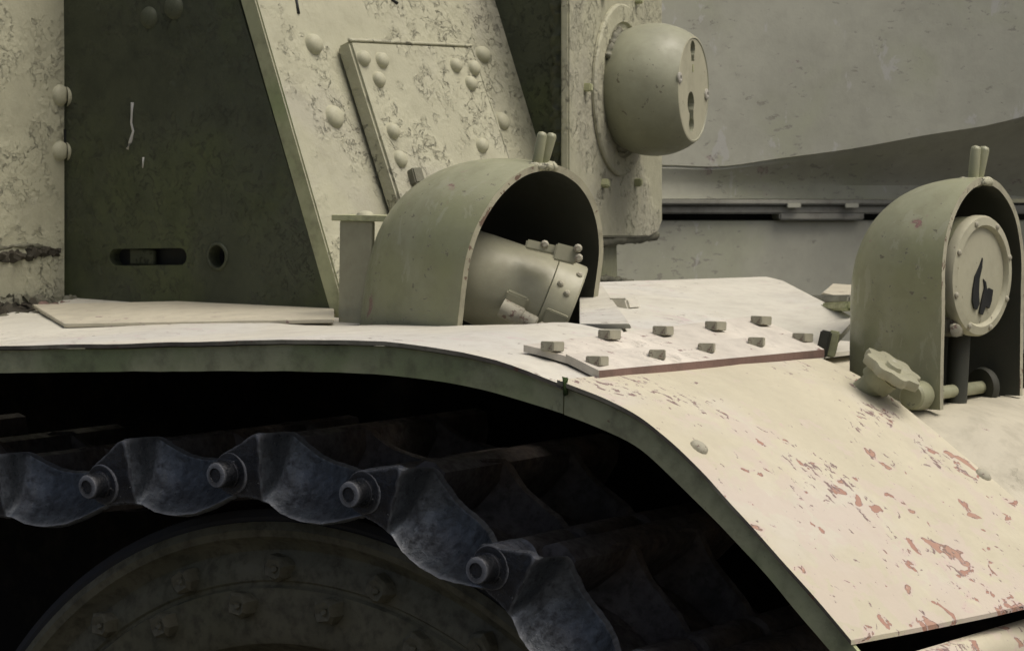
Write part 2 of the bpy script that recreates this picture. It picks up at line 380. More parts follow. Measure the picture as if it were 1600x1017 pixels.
# ================================================================== casemate
YS = .45
sp = [ony(u, v, YS) for u, v in ((82, 492), (82, -160), (329, -160), (372, 0), (512, 470), (520, 500))]
side = part('side_plate', prism(sp, (0, .03, 0)), 'green', TANK, label='dark green casemate side plate with slot and round hole')
a = ony(180, 402, YS); b = ony(282, 401, YS); h = ony(340, 401, YS)
bm = bmesh.new(); pl_ = []
rz = .0125
for k in range(9):
    t = math.pi/2+math.pi*k/8; pl_.append(a+Vector((rz*math.cos(t), -.02, rz*math.sin(t))))
for k in range(9):
    t = -math.pi/2+math.pi*k/8; pl_.append(b+Vector((rz*math.cos(t), -.02, rz*math.sin(t))))
c_1 = prism(pl_, (0, .043, 0))
c_2 = lathe([(0, -.02), (.0165, -.02), (.0165, .028), (0, .028)], 20, frame(h, (0, 1, 0)))
cut(side, [c_1, c_2])
part('slot_backing', box(Matrix.Translation(ony(235, 402, YS)+Vector((.0, .0245, 0))), (.25, .006, .06)), 'blackpaint_shade', side)
part('latch_bar', box(Matrix.Translation(ony(215, 402, YS)+Vector((0, .012, 0))), (.05, .006, .022)), 'green', side, bevel=.001)
part('hole_collar', lathe([(.0165, .0), (.0165, -.003), (.0205, -.002), (.021, .001)], 24, frame(h, (0, 1, 0))), 'green', side, True)
# white paint run on the side plate
dr = [(207, 160), (206, 178), (205, 192), (208, 205), (204, 222), (199, 233)]
part('paint_run', worm([ony(u, v, YS-.0005) for u, v in dr], .0022, .0015, 6, 220), 'white', side, True)
part('paint_run', worm([ony(u, v, YS-.0005) for u, v in ((224, 246), (223, 262))], .0016, .001, 6, 220), 'white', side, True)
RIV = None
def rivet(p, n, r, parent, mat='bolt', squash=.62):
    global RIV
    F = frame(p, n) @ Matrix.Rotation(random.uniform(0, 6), 4, 'Z') @ Matrix.Diagonal((r*random.uniform(.93, 1.07), r*random.uniform(.93, 1.07), r*squash*random.uniform(.85, 1.1), 1))
    key = mat
    if RIV is None: RIV = {}
    if key not in RIV:
        prof = [(1.06, -.05), (1.0, .10), (.95, .34), (.82, .62), (.6, .84), (.32, .96), (0, 1.0)]
        RIV[key] = part('rivet', lathe(prof, 18), mat, parent, True, M0=F); return RIV[key]
    return dup(RIV[key], parent, F)
for u, v in ((233, 28), (272, 12)): rivet(ony(u, v, YS), (0, -1, 0), .0165, side, 'rivetgreen')
# front plate
A_ = ony(400, 0, YS); B_ = ony(524, 430, YS); tdir = (A_-B_).normalized()
FN = Vector((0, 1, 0)).cross(tdir); FN = FN if FN.x > 0 else -FN
def onf(u, v, off=0): return onp(u, v, A_+FN*off, FN)
rt, rm = onf(773, 0), onf(832, 195)
Y2 = (rt.y+rm.y)/2
top = A_+tdir*.17; bot = B_-tdir*.10
fp = [bot, top, Vector((top.x, rt.y, top.z)), Vector((bot.x, rm.y+.01, bot.z))]
front = part('front_plate', prism(fp, -FN*.029), ['cream', 'olive'], TANK, bevel=.0025)
for p in front.data.polygons:
    if p.normal.y < -.8: p.material_index = 1
# cover plate
CT = .030
cp_ = [onf(u, v, CT) for u, v in ((546, 63), (737, 72), (796, 245))]
e = (cp_[2]-cp_[1])
ll = onf(628, 325, CT); dl = (ll-cp_[0]).normalized()
cpoly = [cp_[0], cp_[1], cp_[1]+e*1.9, cp_[0]+dl*(e.length*2.0)]
cover = part('cover_plate', prism(cpoly, -FN*(CT-.003)), ['cream', 'olive'], TANK, bevel=.004)
for u, v in ((489, 70), (522, 183), (784, 190), (753, 86)): rivet(onf(u, v), FN, .0165 if u < 600 else .0145, front, 'rivet', .78)
for u, v in ((567, 92), (596, 95), (591, 125), (711, 103), (740, 107), (735, 131), (613, 206), (625, 249), (752, 228)):
    rivet(onf(u, v, CT), FN, .0125, cover, 'rivet', .85)
tb = [lerp(cp_[0], cp_[1], i/40)-FN*.0012+tdir*.0006 for i in range(41)]
part('added_edge_bead', worm(tb, .0026, .0008, 8, 150), 'cream', cover, True)  # ridge added so the top edge shows a bright line
rb_ = [lerp(cp_[1], cp_[1]+e*1.5, i/40)-FN*.002 for i in range(41)]
part('added_edge_bead', worm(rb_, .0022, .001, 8, 150), 'cream', cover, True)  # ridge added to bring out the right edge
# torn lug on the cover
p = onf(650, 277, CT+.004); bm = box(frame(p, FN, tdir), (.026, .026, .016)); jitter(bm, .005, 70)
part('broken_lug', bm, 'weld', cover, 30, bevel=.002)
# drips / dents on front plate: dark gouges
for u, v, du, dv in ((463, 0, 3, 22), (612, 0, 8, 6)):
    part('gouge', worm([onf(u, v, .0003), onf(u+du*.5, v+dv*.4, .0006), onf(u+du, v+dv, .0003)], .0026, .0012, 6, 200), 'blackpaint_shade', front, True)
# ================================================================== machine gun housing
mw = [ony(u, v, Y2) for u, v in ((760, -160), (890, -160), (890, 372), (800, 372))]
part('housing_side', prism(mw, (0, .02, 0)), 'green', TANK)
pm = ony(889, 372, Y2)
PSI = math.radians(15)
GN = Vector((math.cos(PSI), math.sin(PSI), 0)); GS = Vector((-GN.y, GN.x, 0))
def ong(u, v, off=0): return onp(u, v, pm+GN*(.012+off), GN)
q = [ong(889, -160), ong(1035, -160), ong(1035, 345), ong(1029, 362), ong(1015, 371), ong(889, 371)]
gp = part('gun_plate', prism(q, -GN*.014), 'cream', TANK, bevel=.003)
rb = [ong(940, 366, -.012), ong(975, 372, -.012), ong(1012, 370, -.012), ong(1024, 364, -.012)]
part('weld_bead', worm([lerp(ong(925, 377, -.014), ong(1022, 368, -.014), i/24) for i in range(25)], .010, .004, 10, 90), 'weld', gp, True)
part('weld_bead', worm([lerp(ony(875, -120, Y2-.002), ony(875, 330, Y2-.002), i/150) for i in range(151)], .0125, .009, 14, 85), 'weldgreen', gp, True)
part('mount_post', prism([ong(941, 368, -.03), ong(972, 368, -.03), ong(964, 386, -.03), ong(966, 470, -.03), ong(930, 470, -.03)], -GN*.03), 'hood', gp, bevel=.002)
bm = worm([lerp(ong(925, 434, -.02), ong(985, 441, -.02), i/14) for i in range(15)], .006, .006, 8, 120)
part('weld_bead', bm, 'weld', gp, True)
fc = ong(968, 141)
PXM = (fc-CAM).dot(FW)/FPX            # metres per photo pixel at the mount
FG = frame(fc, GN)
part('flange', lathe([(0.0, .001), (134*PXM, .001), (134*PXM, .005), (131*PXM, .0075), (106*PXM, .0085), (103*PXM, .004), (0, .004)], 72, FG), 'cream', gp, 30)
for k in range(6):
    t = math.radians(90+60*k); sy, sz = math.cos(t), math.sin(t)
    p = fc + GS*(math.cos(math.radians(60*k))*162*PXM) + Vector((0, 0, math.sin(math.radians(60*k))*167*PXM))
    F = frame(p, GN) @ Matrix.Rotation(random.uniform(-.4, .4), 4, 'Z')
    if k == 0: gb = part('square_bolt', box(Matrix.Translation((0, 0, .005)), (.013, .013, .014)), 'olive', gp, 30, bevel=.002, M0=F)
    else: dup(gb, gp, F)
bc = fc + GN*(58*PXM)
RB = 103*PXM; dd = 63*PXM
prof = []
a1 = math.asin(63/103)
for i in range(25):
    t = -.60+(a1+.60)*i/24; prof.append((RB*math.cos(t), RB*math.sin(t)))
rd = prof[-1][0]
prof = [(0, prof[0][1])] + prof + [(rd-.0025, prof[-1][1]+.0008), (rd-.004, prof[-1][1]-.0006), (0, prof[-1][1]-.0006)]
FB = frame(bc, GN)
ball = part('ball', lathe(prof, 72, FB), ['ballpaint', 'lampface'], gp, 30, label='cut off steel ball with two openings in its flat face')
FD = bc+GN*dd
for p in ball.data.polygons:
    if p.normal.dot(GN) > .93: p.material_index = 1
def ond(u, v, off=0): return onp(u, v, FD+GN*off, GN)
def hole(u, v, r, depth=.03, sx=1.): return lathe([(0, -depth), (r, -depth), (r, .01), (0, .01)], 20, frame(ond(u, v), GN) @ Matrix.Diagonal((sx, 1, 1, 1)))
def slot(u, v0, v1, wd): 
    p0, p1 = ond(u, v0), ond(u, v1); c = (p0+p1)/2
    return box(frame(c-GN*.012, GN, (0, 0, 1)), ((p0-p1).length, wd, .04))
cut(ball, [hole(1080, 161, .0185), slot(1081, 166, 200, .022), hole(1081, 194, .014), hole(1083, 76, .013), slot(1083, 78, 96, .016)])
for u, v in ((1061, 122), (1103, 148)): 
    F = frame(ond(u, v, -.0006), GN)
    part('screw', lathe([(.0095, 0), (.0095, .002), (.0075, .0035), (.004, .0035), (.003, .002), (0, .002)], 16, F), 'glass', ball, 40)
part('index_mark', box(frame(ond(1083, 107, 0), GN, (0, 0, 1)), (.012, .005, .0012)), 'olive', ball)
# ragged seal between ball and flange
for (k0, k1) in ((100, 150), (255, 290)):
    pts = []
    for i in range(26):
        t = math.radians(k0+(k1-k0)*i/25); pts.append(fc+GN*.006+GS*(math.cos(t)*90*PXM)+Vector((0, 0, math.sin(t)*90*PXM)))
    part('ragged_seal', worm(pts, .008, .007, 8, 110), 'weld', gp, True)
# ================================================================== left stepped plate
XL = ony(105, 478, YS).x
lp = [onx(u, v, XL) for u, v in ((105, -160), (105, 474), (-160, 505), (-160, -160))]
lplate = part('stepped_front_plate', prism(lp, (-.40, 0, 0)), 'cream', TANK, bevel=.006, seg=4)
for u, v in ((94, 149), (94, 236)): rivet(onx(u, v, XL+.0), (1, 0, 0), .015, lplate, 'rivet', .6)
for u, v in ((106, 151), (106, 237)): rivet(ony(u, v, YS+.001)+Vector((-.004, 0, 0)), (.5, .86, 0), .0145, lplate, 'rivet', .7)
part('slit', box(Matrix.Translation(onx(101, 217, XL-.001)), (.006, .006, .028)), 'blackpaint_shade', lplate)
def path(pts, n):
    out = []; m = len(pts)-1
    for i in range(n+1):
        t = i/n*m; k = min(m-1, int(t)); out.append(lerp((*pts[k], 0), (*pts[k+1], 0), t-k))
    return out
bm = worm([onx(p.x, p.y, XL-.002) for p in path(((-40, 406), (0, 402), (25, 401), (50, 396), (70, 393), (88, 396)), 40)], .0075, .008, 12, 140)
part('torn_scar', bm, 'crust', lplate, 35)
bm = worm([onx(p.x, p.y, XL-.0005) for p in path(((-40, 388), (10, 387), (40, 383), (66, 384)), 30)], .003, .003, 10, 140)
part('torn_scar', bm, 'weld', lplate, 35)
for pts, r, mt, off in ((((-60, 482), (40, 478), (118, 475)), .012, 'weld', .010), (((-60, 494), (20, 491), (60, 488)), .013, 'crust', .03), (((-60, 506), (30, 503), (92, 503)), .010, 'weld', .05), (((48, 481), (100, 478), (142, 477)), .0055, 'rustedge', .03)):
    bm = worm([onx(p.x, p.y, XL+off) for p in path(pts, 60)], r, r*1.1, 12, 105)
    part('rusty_base', bm, mt, lplate, 35)
# upright bracket behind the near hood
pb = ony(527, 345, .40)
vl, vr = pb.copy(), ony(582, 345, .40)
zb = -.022
bm = prism([Vector((vl.x, .40, zb)), Vector((vl.x+.004, .40, pb.z)), Vector((vr.x, .40, pb.z)), Vector((vr.x-.004, .40, zb))], (0, .006, 0))
brk = part('bracket', bm, 'lamp', TANK, bevel=.001)
bm = box(Matrix.Translation(Vector(((vl.x+vr.x)/2+.018, .42, pb.z+.004))), ((vr.x-vl.x)+.05, .05, .008))
part('bracket_flange', bm, 'olive', brk, bevel=.001)
rivet(Vector(((vl.x+vr.x)/2+.01, .41, pb.z+.008)), (0, 0, 1), .012, brk, 'rivet', .6)

# ================================================================== hoods
def hood(Mx, W, H, D, zd, zr, th=.009, EX=2.5):
    """shell open to +X: half-capsule plan, quarter-dome top; local origin at the middle of the opening's base"""
    rows = []
    nphi, nth = 40, 22
    def surf(Wv, Dv, zdv, Hv, fx):
        out = []
        lev = []
        for k in range(41):
            z = Hv*math.sin(math.pi/2*k/40)
            sy = 1. if z < zdv else math.sqrt(max(0, 1-((z-zdv)/(Hv-zdv))**2))
            q = max(0, (z-zr)/(Hv-zr)); lev.append((z, sy, max(0, 1-q**EX)**(1/EX)))
        for z, s, sx in lev:
            r = []
            for i in range(nphi+1):
                f = math.pi*i/nphi; cx = math.sin(f); cy = -math.cos(f)
                px = abs(cx)**.74; py = math.copysign(abs(cy)**.80, cy)
                # flat flanks: the rear shrinks faster than the front as the dome closes
                r.append(Vector((fx-Dv*px*sx, Wv*py*s, z)))
            out.append(r)
        return out
    o, inn = surf(W, D, zd, H, 0), surf(W-th, D-th, zd, H-th, 0)
    bm = bmesh.new()
    vo = [[bm.verts.new(Mx @ p) for p in r] for r in o]; vi = [[bm.verts.new(Mx @ p) for p in r] for r in inn]
    n, m = len(vo), nphi+1
    mi = []
    for g in (vo, vi):
        for i in range(n-1):
            for j in range(m-1):
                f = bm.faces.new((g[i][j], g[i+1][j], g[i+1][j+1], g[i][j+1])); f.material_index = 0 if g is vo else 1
    for i in range(n-1):
        for j in (0, m-1):
            f = bm.faces.new((vo[i][j], vi[i][j], vi[i+1][j], vo[i+1][j])); f.material_index = 2
    for v in bm.verts: v.co += noise.noise_vector(v.co*9)*.0016 + noise.noise_vector(v.co*38)*.0004
    for j in range(m-1): bm.faces.new((vo[0][j], vo[0][j+1], vi[0][j+1], vi[0][j]))
    return bm
def make_hood(Mx, W, H, D, zd, zr, label):
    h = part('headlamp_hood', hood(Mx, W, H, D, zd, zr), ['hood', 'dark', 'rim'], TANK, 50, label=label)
    bx = Mx @ Vector((-.016, .004, H-.002))
    for s in (-1, 1):
        F = frame(bx+Vector((0, s*.0068, 0)), (Mx.to_3x3() @ Vector((.10 if s < 0 else .22, s*.03, 1))))
        part('prong', lathe([(.0070, -.004), (.0066, .038), (.005, .0415), (0, .043)], 12, F), 'hood', h, 50)
    part('weld_collar', worm([bx+Vector((.017*math.cos(t), .021*math.sin(t), -.004)) for t in [i*math.pi/8 for i in range(17)]], .0055, .004, 8, 120), 'cream', h, True)
    return h
ML = Matrix.Translation((-.384, .430, -.024)) @ Matrix.Rotation(math.radians(-7), 4, 'Z') @ Matrix.Rotation(math.radians(9), 4, 'Y')
hl = make_hood(ML, .134, .264, .262, .125, .02, 'hood of the drooping headlamp, standing behind the fender')
MR = Matrix.Translation((.147, .70, -.068))
hr = make_hood(MR, .120, .288, .172, .165, .11, 'hood of the round covered headlamp, out on the nose plate')
# ---- near headlamp, drooping inside its hood
axis = (RT*.925 - UP*.38 + FW*.03).normalized()
lc = ony(832, 468, .445)
F = frame(lc, axis, -FW)
s_ = .00079
lampL = part('headlamp', lathe([(0, -.125), (.046, -.123), (.056, -.112), (.0595, -.08), (.0625, -.03), (.0645, .012)], 48, F), 'lamp', TANK, 40, label='drooping drum headlamp with clamp brackets')
part('lamp_rim', lathe([(.0645, .0125), (.0670, .0135), (.0672, .050), (.0655, .052), (.056, .0525), (.055, .049), (0, .049)], 48, F), 'lamp', lampL, 35)
def inF(x, y, z): return F @ Vector((x, y, z))
def cfr(u, v, y, off=0):
    return ony(u, v, y)
# bracket on top of the drum and the clamp underneath
def camframe(p, rot): 
    return Matrix.Translation(p) @ Matrix(((RT.x, UP.x, -FW.x, 0), (RT.y, UP.y, -FW.y, 0), (RT.z, UP.z, -FW.z, 0), (0, 0, 0, 1))) @ Matrix.Rotation(rot, 4, 'Z')
YL = .375
part('hinge_lug', box(camframe(ony(848, 387, YL+.02), -.22), (.045, .012, .03)), 'lamp', lampL, 30, bevel=.002)
part('hinge_lug', box(camframe(ony(884, 397, YL+.02), -.25), (.030, .022, .024)), 'lamp', lampL, 30, bevel=.002)
for u, v in ((851, 382), (903, 388), (904, 403)):
    part('lug_screw', lathe([(.0055, -.012), (.0055, .004), (.003, .007), (0, .007)], 10, frame(ony(u, v, YL+.012), -FW)), 'bolt', lampL, 40)
def onF(r, a, z): return F @ Vector((r*math.cos(a), r*math.sin(a), z)), (F.to_3x3() @ Vector((math.cos(a), math.sin(a), 0)))
for a, z in ((-.50, .024), (-.36, .036), (-.9, .043)):
    p, n = onF(.0668, a, z); part('rim_screw', lathe([(.0045, -.003), (.0043, .002), (.002, .004), (0, .004)], 12, frame(p, n)), 'bolt', lampL, 40)
p, n = onF(.066, .24, -.022); part('clamp_plate', box(frame(p, n, axis), (.030, .030, .016)), 'lamp', lampL, 30, bevel=.002)
p, n = onF(.070, .30, .034); part('clamp_plate', box(frame(p, n, axis), (.030, .036, .006)), 'lamp', lampL, 30, bevel=.0012)
p, n = onF(.080, .34, -.022); part('clamp_barrel', lathe([(0, -.014), (.0125, -.014), (.0125, .014), (.0105, .016), (.0105, .034), (.0085, .036), (0, .036)], 20, frame(p, (axis-UP*.05+n*.1))), 'bolt', lampL, 40)
p, n = onF(.082, .40, .028); part('clamp_screw', lathe([(0, -.010), (.008, -.010), (.008, .008), (.0045, .010), (.0045, .018), (0, .018)], 10, frame(p, axis*.8+n*.5)), 'bolt', lampL, 40)
p, n = onF(.080, .58, .046); part('clamp_screw', lathe([(0, -.006), (.006, -.006), (.006, .006), (0, .007)], 6, frame(p, n)), 'bolt', lampL, 40)
# ---- far headlamp
lr = ony(1529, 431, .70); psi = math.radians(-4)
AX = Vector((math.cos(psi), math.sin(psi), -.02)).normalized(); F = frame(lr, AX)
RL = .0775
lampR = part('headlamp', lathe([(0, -.07), (.04, -.068), (.064, -.055), (RL*.96, -.03), (RL*.98, -.008), (RL*.9, -.006)], 56, F), 'hood', TANK, 40, label='round headlamp whose cream cover has chipped black patches')
part('lamp_rim', lathe([(RL*.9, -.006), (RL, -.007), (RL, .002), (RL*.97, .006), (RL*.84, .0075), (RL*.80, .003), (RL*.795, .001)], 64, F), 'lampface', lampR, 40)
part('lens_cover', lathe([(RL*.80, .0012), (RL*.7, .0022), (0, .004)], 56, F), 'lampface', lampR, True)
for k in range(8):
    t = 2*math.pi*(k+.4)/8
    Fk = frame(F @ Vector((RL*.90*math.cos(t), RL*.90*math.sin(t), .006)), AX)
    if k == 0: sc = part('rim_screw', lathe([(.0042, -.002), (.004, .002), (.002, .0035), (0, .0035)], 10), 'bolt', lampR, 40, M0=Fk)
    else: dup(sc, lampR, Fk)
def onl(u, v): return onp(u, v, lr+AX*.0052, AX)
for pg in ([(1536, 403), (1532, 414), (1524, 432), (1521, 452), (1520, 470), (1523, 482), (1527, 484), (1531, 474), (1530, 455), (1531, 436), (1535, 418)],
           [(1537, 436), (1539, 449), (1536, 462), (1533, 478), (1531, 490), (1536, 492), (1541, 478), (1546, 482), (1550, 470), (1552, 453), (1546, 450), (1543, 454), (1541, 441)]):
    part('bare_patch', prism([onl(u, v) for u, v in pg], -AX*.003), 'blackpaint_shade', lampR)
# lamp stalk, hood bolts, hinge rod and hand knob
part('lamp_stalk', lathe([(0, -.10), (.014, -.10), (.014, 0), (.018, .004), (.018, .03), (0, .03)], 16, frame(ony(1500, 515, .70), (0, .1, 1))), 'dark', lampR, 40)
part('clamp_plate', box(Matrix.Translation(ony(1490, 508, .66)), (.02, .03, .028)), 'bolt', lampR, 30, bevel=.003)
part('clamp_screw', lathe([(0, -.02), (.008, -.02), (.008, .01), (0, .013)], 10, frame(ony(1493, 516, .63), (.5, -.8, 0))), 'bolt', lampR, 40)
part('hood_bolt', lathe([(.007, -.01), (.007, .006), (.004, .009), (0, .009)], 12, frame(ony(1361, 376, .68), -RT)), 'bolt', hr, 40)
part('hood_bolt', lathe([(.006, -.01), (.006, .006), (.004, .009), (0, .009)], 12, frame(ony(1588, 485, .825), RT-FW)), 'bolt', hr, 40)
r0, r1 = ony(1440, 617, .575), ony(1540, 604, .80)
r1 = r0 + (r1-r0)
rod = part('hinge_rod', lathe([(0, 0), (.0085, 0), (.0085, (r1-r0).length), (0, (r1-r0).length)], 18, frame(r0, r1-r0)), 'hood', hr, 40)
part('rod_collar', lathe([(.009, -.006), (.024, -.006), (.026, 0), (.024, .006), (.009, .006)], 28, frame(ony(1536, 604, .79), (.3, 1, 0))), 'dark', hr, 40)
part('rod_collar', lathe([(0, -.03), (.014, -.03), (.017, -.027), (.019, 0), (.015, .012), (.009, .012)], 20, frame(r0+Vector((0, -.004, 0)), r1-r0)), 'hood', hr, 40)
kc = ony(1394, 577, .50); KN = (RT*.46+UP*.82-FW*.33).normalized()
F = frame(kc, KN)
bm = bmesh.new(); prof = [(.0, -.010), (.7, -.010), (.98, -.006), (1.0, 0), (.96, .005), (.62, .006), (.45, .002), (.3, .002), (.26, .007), (0, .008)]
rings = []
for r, hgt in prof:
    if r == 0: rings.append([bm.verts.new(F @ Vector((0, 0, hgt)))]*56)
    else: rings.append([bm.verts.new(F @ Vector(((.037*r*(1+.10*math.cos(8*2*math.pi*k/56)*min(1, r*1.2))*math.cos(2*math.pi*k/56)), .037*r*(1+.10*math.cos(8*2*math.pi*k/56)*min(1, r*1.2))*math.sin(2*math.pi*k/56), hgt))) for k in range(56)])
for a, b in zip(rings[:-1], rings[1:]):
    for k in range(56):
        f = []
        for v in (a[k], a[(k+1) % 56], b[(k+1) % 56], b[k]):
            if v not in f: f.append(v)
        if len(f) > 2: bm.faces.new(f)
part('hand_knob', bm, 'lamp', hr, 40, label='scalloped round hand knob')
part('knob_stem', lathe([(0, -.06), (.016, -.06), (.016, -.03), (.022, -.028), (.022, -.009), (0, -.009)], 18, F @ Matrix.Rotation(-.35, 4, 'Y')), 'hood', hr, 40)
# hook, hinge and small fittings on the deck
for du, mt in ((0, 'dark'), (13, 'olive')):
    p = onsurf(1287+du, 553); p.z = zs(p.x, p.y)
    part('deck_lug', box(Matrix.Translation(p+Vector((0, 0, .013))) @ Matrix.Rotation(.35, 4, 'Z') @ Matrix.Rotation(.22, 4, 'Y'), (.014, .013, .034)), mt, TANK, 30, bevel=.002)
lp_ = [onsurf(*q) for q in ((50, 482), (522, 471), (522, 506), (100, 513))]
part('deck_plate', prism([Vector((p.x, p.y, zs(p.x, p.y)+.006)) for p in lp_], (0, 0, -.005)), 'nose', TANK, bevel=.001)
brb = part('deck_bracket', prism([ony(u, v, .52) for u, v in ((947, 466), (978, 466), (984, 484), (970, 488))], (0, .03, 0)), 'deck', TANK, 30, bevel=.003)
part('deck_bracket', prism([ony(905, 449, .66), ony(941, 446, .66), ony(984, 506, .31), ony(905, 506, .31)], (0, .004, -.006)), 'deck', TANK, 30, bevel=.001)
for (u0, v0, u1, v1, wv, y) in ((1250, 455, 1335, 482, .022, .95), (1292, 470, 1332, 489, .018, .85)):
    a, b = ony(u0, v0, y), ony(u1, v1, y-.10)
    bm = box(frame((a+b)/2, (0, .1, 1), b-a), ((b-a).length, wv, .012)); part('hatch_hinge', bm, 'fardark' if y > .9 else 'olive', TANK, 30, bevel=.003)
whp = [ony(1283, 457, 1.2), ony(1345, 470, 1.2), ony(1440, 452, 1.5), ony(1300, 443, 1.5)]
part('hatch_plate', prism(whp, (0, 0, -.02)), 'nose', TANK, bevel=.002)
part('cable', worm([ony(u, v, .80) for u, v in ((1555, 618), (1568, 634), (1582, 648), (1600, 656), (1630, 668))], .005, .001, 8), 'blackpaint_shade', TANK, True)
part('tow_block', box(Matrix.Translation(ony(1615, 590, .98)), (.06, .12, .075)), 'dark', TANK, 30, bevel=.006)
# ================================================================== road wheel
WC = Vector((-.47, .08, -.878)); FWH = frame(WC, (0, -1, 0))
prof = [(.45, -.14), (.664, -.14), (.672, -.03), (.674, -.002), (.664, .003), (.655, 0), (.646, -.016), (.636, -.022), (.628, -.018), (.618, -.012), (.600, -.010), (.597, -.0125), (.593, -.0125), (.590, -.007), (.560, -.007), (.530, -.007), (.520, -.012), (.495, -.07), (.45, -.14)]
wheel = part('idler_wheel', lathe(prof, 160, FWH), 'wheel', TANK, 35)
part('tyre', lathe([(.672, -.14), (.690, -.135), (.692, -.02), (.689, -.006), (.680, -.002), (.6735, -.004), (.672, -.14)], 160, FWH), 'rubber', wheel, 35)
part('hub_dish', lathe([(0, -.09), (.3, -.09), (.545, -.07)], 96, FWH), 'dark', wheel, 35)
bm = lathe([(.0175, -.004), (.0175, .013), (.013, .018), (.006, .0145), (.005, .018), (0, .018)], 7); jitter(bm, .0042, 110)
nut = None
def ringnuts(r, h, angs, sc):
    global nut
    for a in angs:
        Mx = FWH @ Matrix.Rotation(a, 4, 'Z') @ Matrix.Translation((r, 0, h)) @ Matrix.Rotation(random.uniform(0, 1), 4, 'Z') @ Matrix.Scale(sc, 4)
        if nut is None: nut = part('wheel_nut', bm, 'wheel', wheel, 30, M0=Mx)
        else: dup(nut, wheel, Mx)
def wang(u, v):
    q = FWH.inverted() @ ony(u, v, .08); return math.atan2(q.y, q.x), math.hypot(q.x, q.y)
a1_, a2_, a3_ = [wang(*q) for q in ((285, 930), (433, 888), (585, 908))]
b1_, b2_, b3_ = [wang(*q) for q in ((380, 965), (515, 957), (655, 993))]
st = (a3_[0]-a1_[0])/2
ringnuts(.616, -.010, [a2_[0]+st*k for k in range(-7, 8)], 1.0)
st = (b3_[0]-b1_[0])/2
ringnuts(.572, -.004, [b2_[0]+st*k for k in range(-7, 8)], 1.0)
# ================================================================== track
PIT = .2; RT_ = .742
wc2 = Vector((WC.x, 0, WC.z))
pins = [ony(u, v, .02) for u, v in [(-45, 778), (160, 755), (360, 738), (567, 768), (765, 885)]]
pins = [pins[0]+Vector((-.214*k, 0, .004*k)) for k in range(5, 0, -1)] + pins
a = math.atan2(pins[-1].z-WC.z, pins[-1].x-WC.x)
for k in range(1, 4):
    t = a-k*2*math.asin(PIT/2/RT_); pins.append(Vector((WC.x+RT_*math.cos(t), .02, WC.z+RT_*math.sin(t))))
def cv(tab): return lambda x: interp(tab, x)
ZT = cv([(-.14, .008), (-.05, .022), (.08, .036), (.18, .049), (.255, .051), (.29, .047), (.34, .037), (.42, .025), (.54, .017), (.70, .014), (.90, .014), (1.0, .012), (1.09, .0)])
ZB = cv([(-.14, -.010), (-.05, -.024), (.06, -.027), (.20, -.027), (.28, -.031), (.36, -.040), (.50, -.047), (.65, -.047), (.80, -.041), (.92, -.033), (1.0, -.028), (1.09, -.010)])
DP = cv([(-.14, .004), (-.05, -.006), (.10, -.007), (.20, -.007), (.250, -.006), (.258, .012), (.270, .036), (.30, .046), (.40, .056), (.58, .060), (.74, .050), (.86, .030), (.94, .018), (1.09, .018)])
def link_mesh(Lp):
    """one cast link between two pins; local x along the pitch (0..Lp), y inboard, z outward"""
    bm = bmesh.new()
    def wall(y0, th, dk, x0=-.14, x1=1.09, n=110, zs_=1.):
        rows = []
        for i in range(n+1):
            x = x0+(x1-x0)*i/n; t, b, d = ZT(x)*zs_, ZB(x)*zs_, DP(x)*dk
            pr = []
            for q in range(15):
                f = q/14; pr.append(Vector((x*Lp, y0+d*(1-.25*f-.72*f**3), t+(b-t)*f)))
            pr += [Vector((x*Lp, y0+d*.12+th*.35, b-.003)), Vector((x*Lp, y0+d*.25+th*.7, b-.001)), Vector((x*Lp, y0+d*.6+th, b+.004)), Vector((x*Lp, y0+d+th, (t+b)/2)), Vector((x*Lp, y0+d+th, t-.004)), Vector((x*Lp, y0+d+th*.5, t+.002))]
            rows.append(pr)
        k0 = len(bm.verts); grid(rows, bm, True); bm.verts.ensure_lookup_table(); m = len(rows[0])
        bm.faces.new(bm.verts[k0:k0+m]); bm.faces.new(bm.verts[-m:])
    wall(.0, .016, 1.)
    wall(.155, .018, .7, .06, .97, 30, .92); wall(.30, .018, .7, .06, .97, 30, .92)
    nin = len(bm.faces)
    def barrel(x, y0, y1, r, z=0.):
        F = frame((x, y0, z), (0, 1, 0)); h = y1-y0
        lathe([(0, 0), (r-.005, 0), (r, .006), (r, h-.006), (r-.005, h), (0, h)], 22, F, bm)
    barrel(0, .008, .05, .026); barrel(Lp, .052, .15, .026); barrel(0, .16, .29, .027); barrel(Lp, .30, .44, .026)
    # tread bar across the link, web below, tread plate
    P = [(.06, .030), (.12, .044), (.20, .048), (.28, .044), (.30, .02), (.26, -.02), (.06, -.02)]
    prism([(x*Lp, .068, z) for x, z in P], (0, .375, 0), bm)
    P = [(.84, .002), (.93, .006), (.96, -.02), (.82, -.022)]
    prism([(x*Lp, .065, z) for x, z in P], (0, .37, 0), bm)
    prism([(.05*Lp, .085, -.030), (.92*Lp, .085, -.030), (.92*Lp, .085, -.040), (.05*Lp, .085, -.040)], (0, .34, 0), bm)
    bm.normal_update()
    for v in bm.verts: v.co += noise.noise_vector(v.co*70)*.0010 + noise.noise_vector(v.co*200)*.0006
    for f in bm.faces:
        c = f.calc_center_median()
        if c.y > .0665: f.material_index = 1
        elif c.x < .245*Lp or c.x > .985*Lp or (c.x < .31*Lp and f.normal.x > .6): f.material_index = 2  # normal test: scoop's left wall coloured dark as shade; the rest is grease
    return bm
lk0 = None; pin0 = None
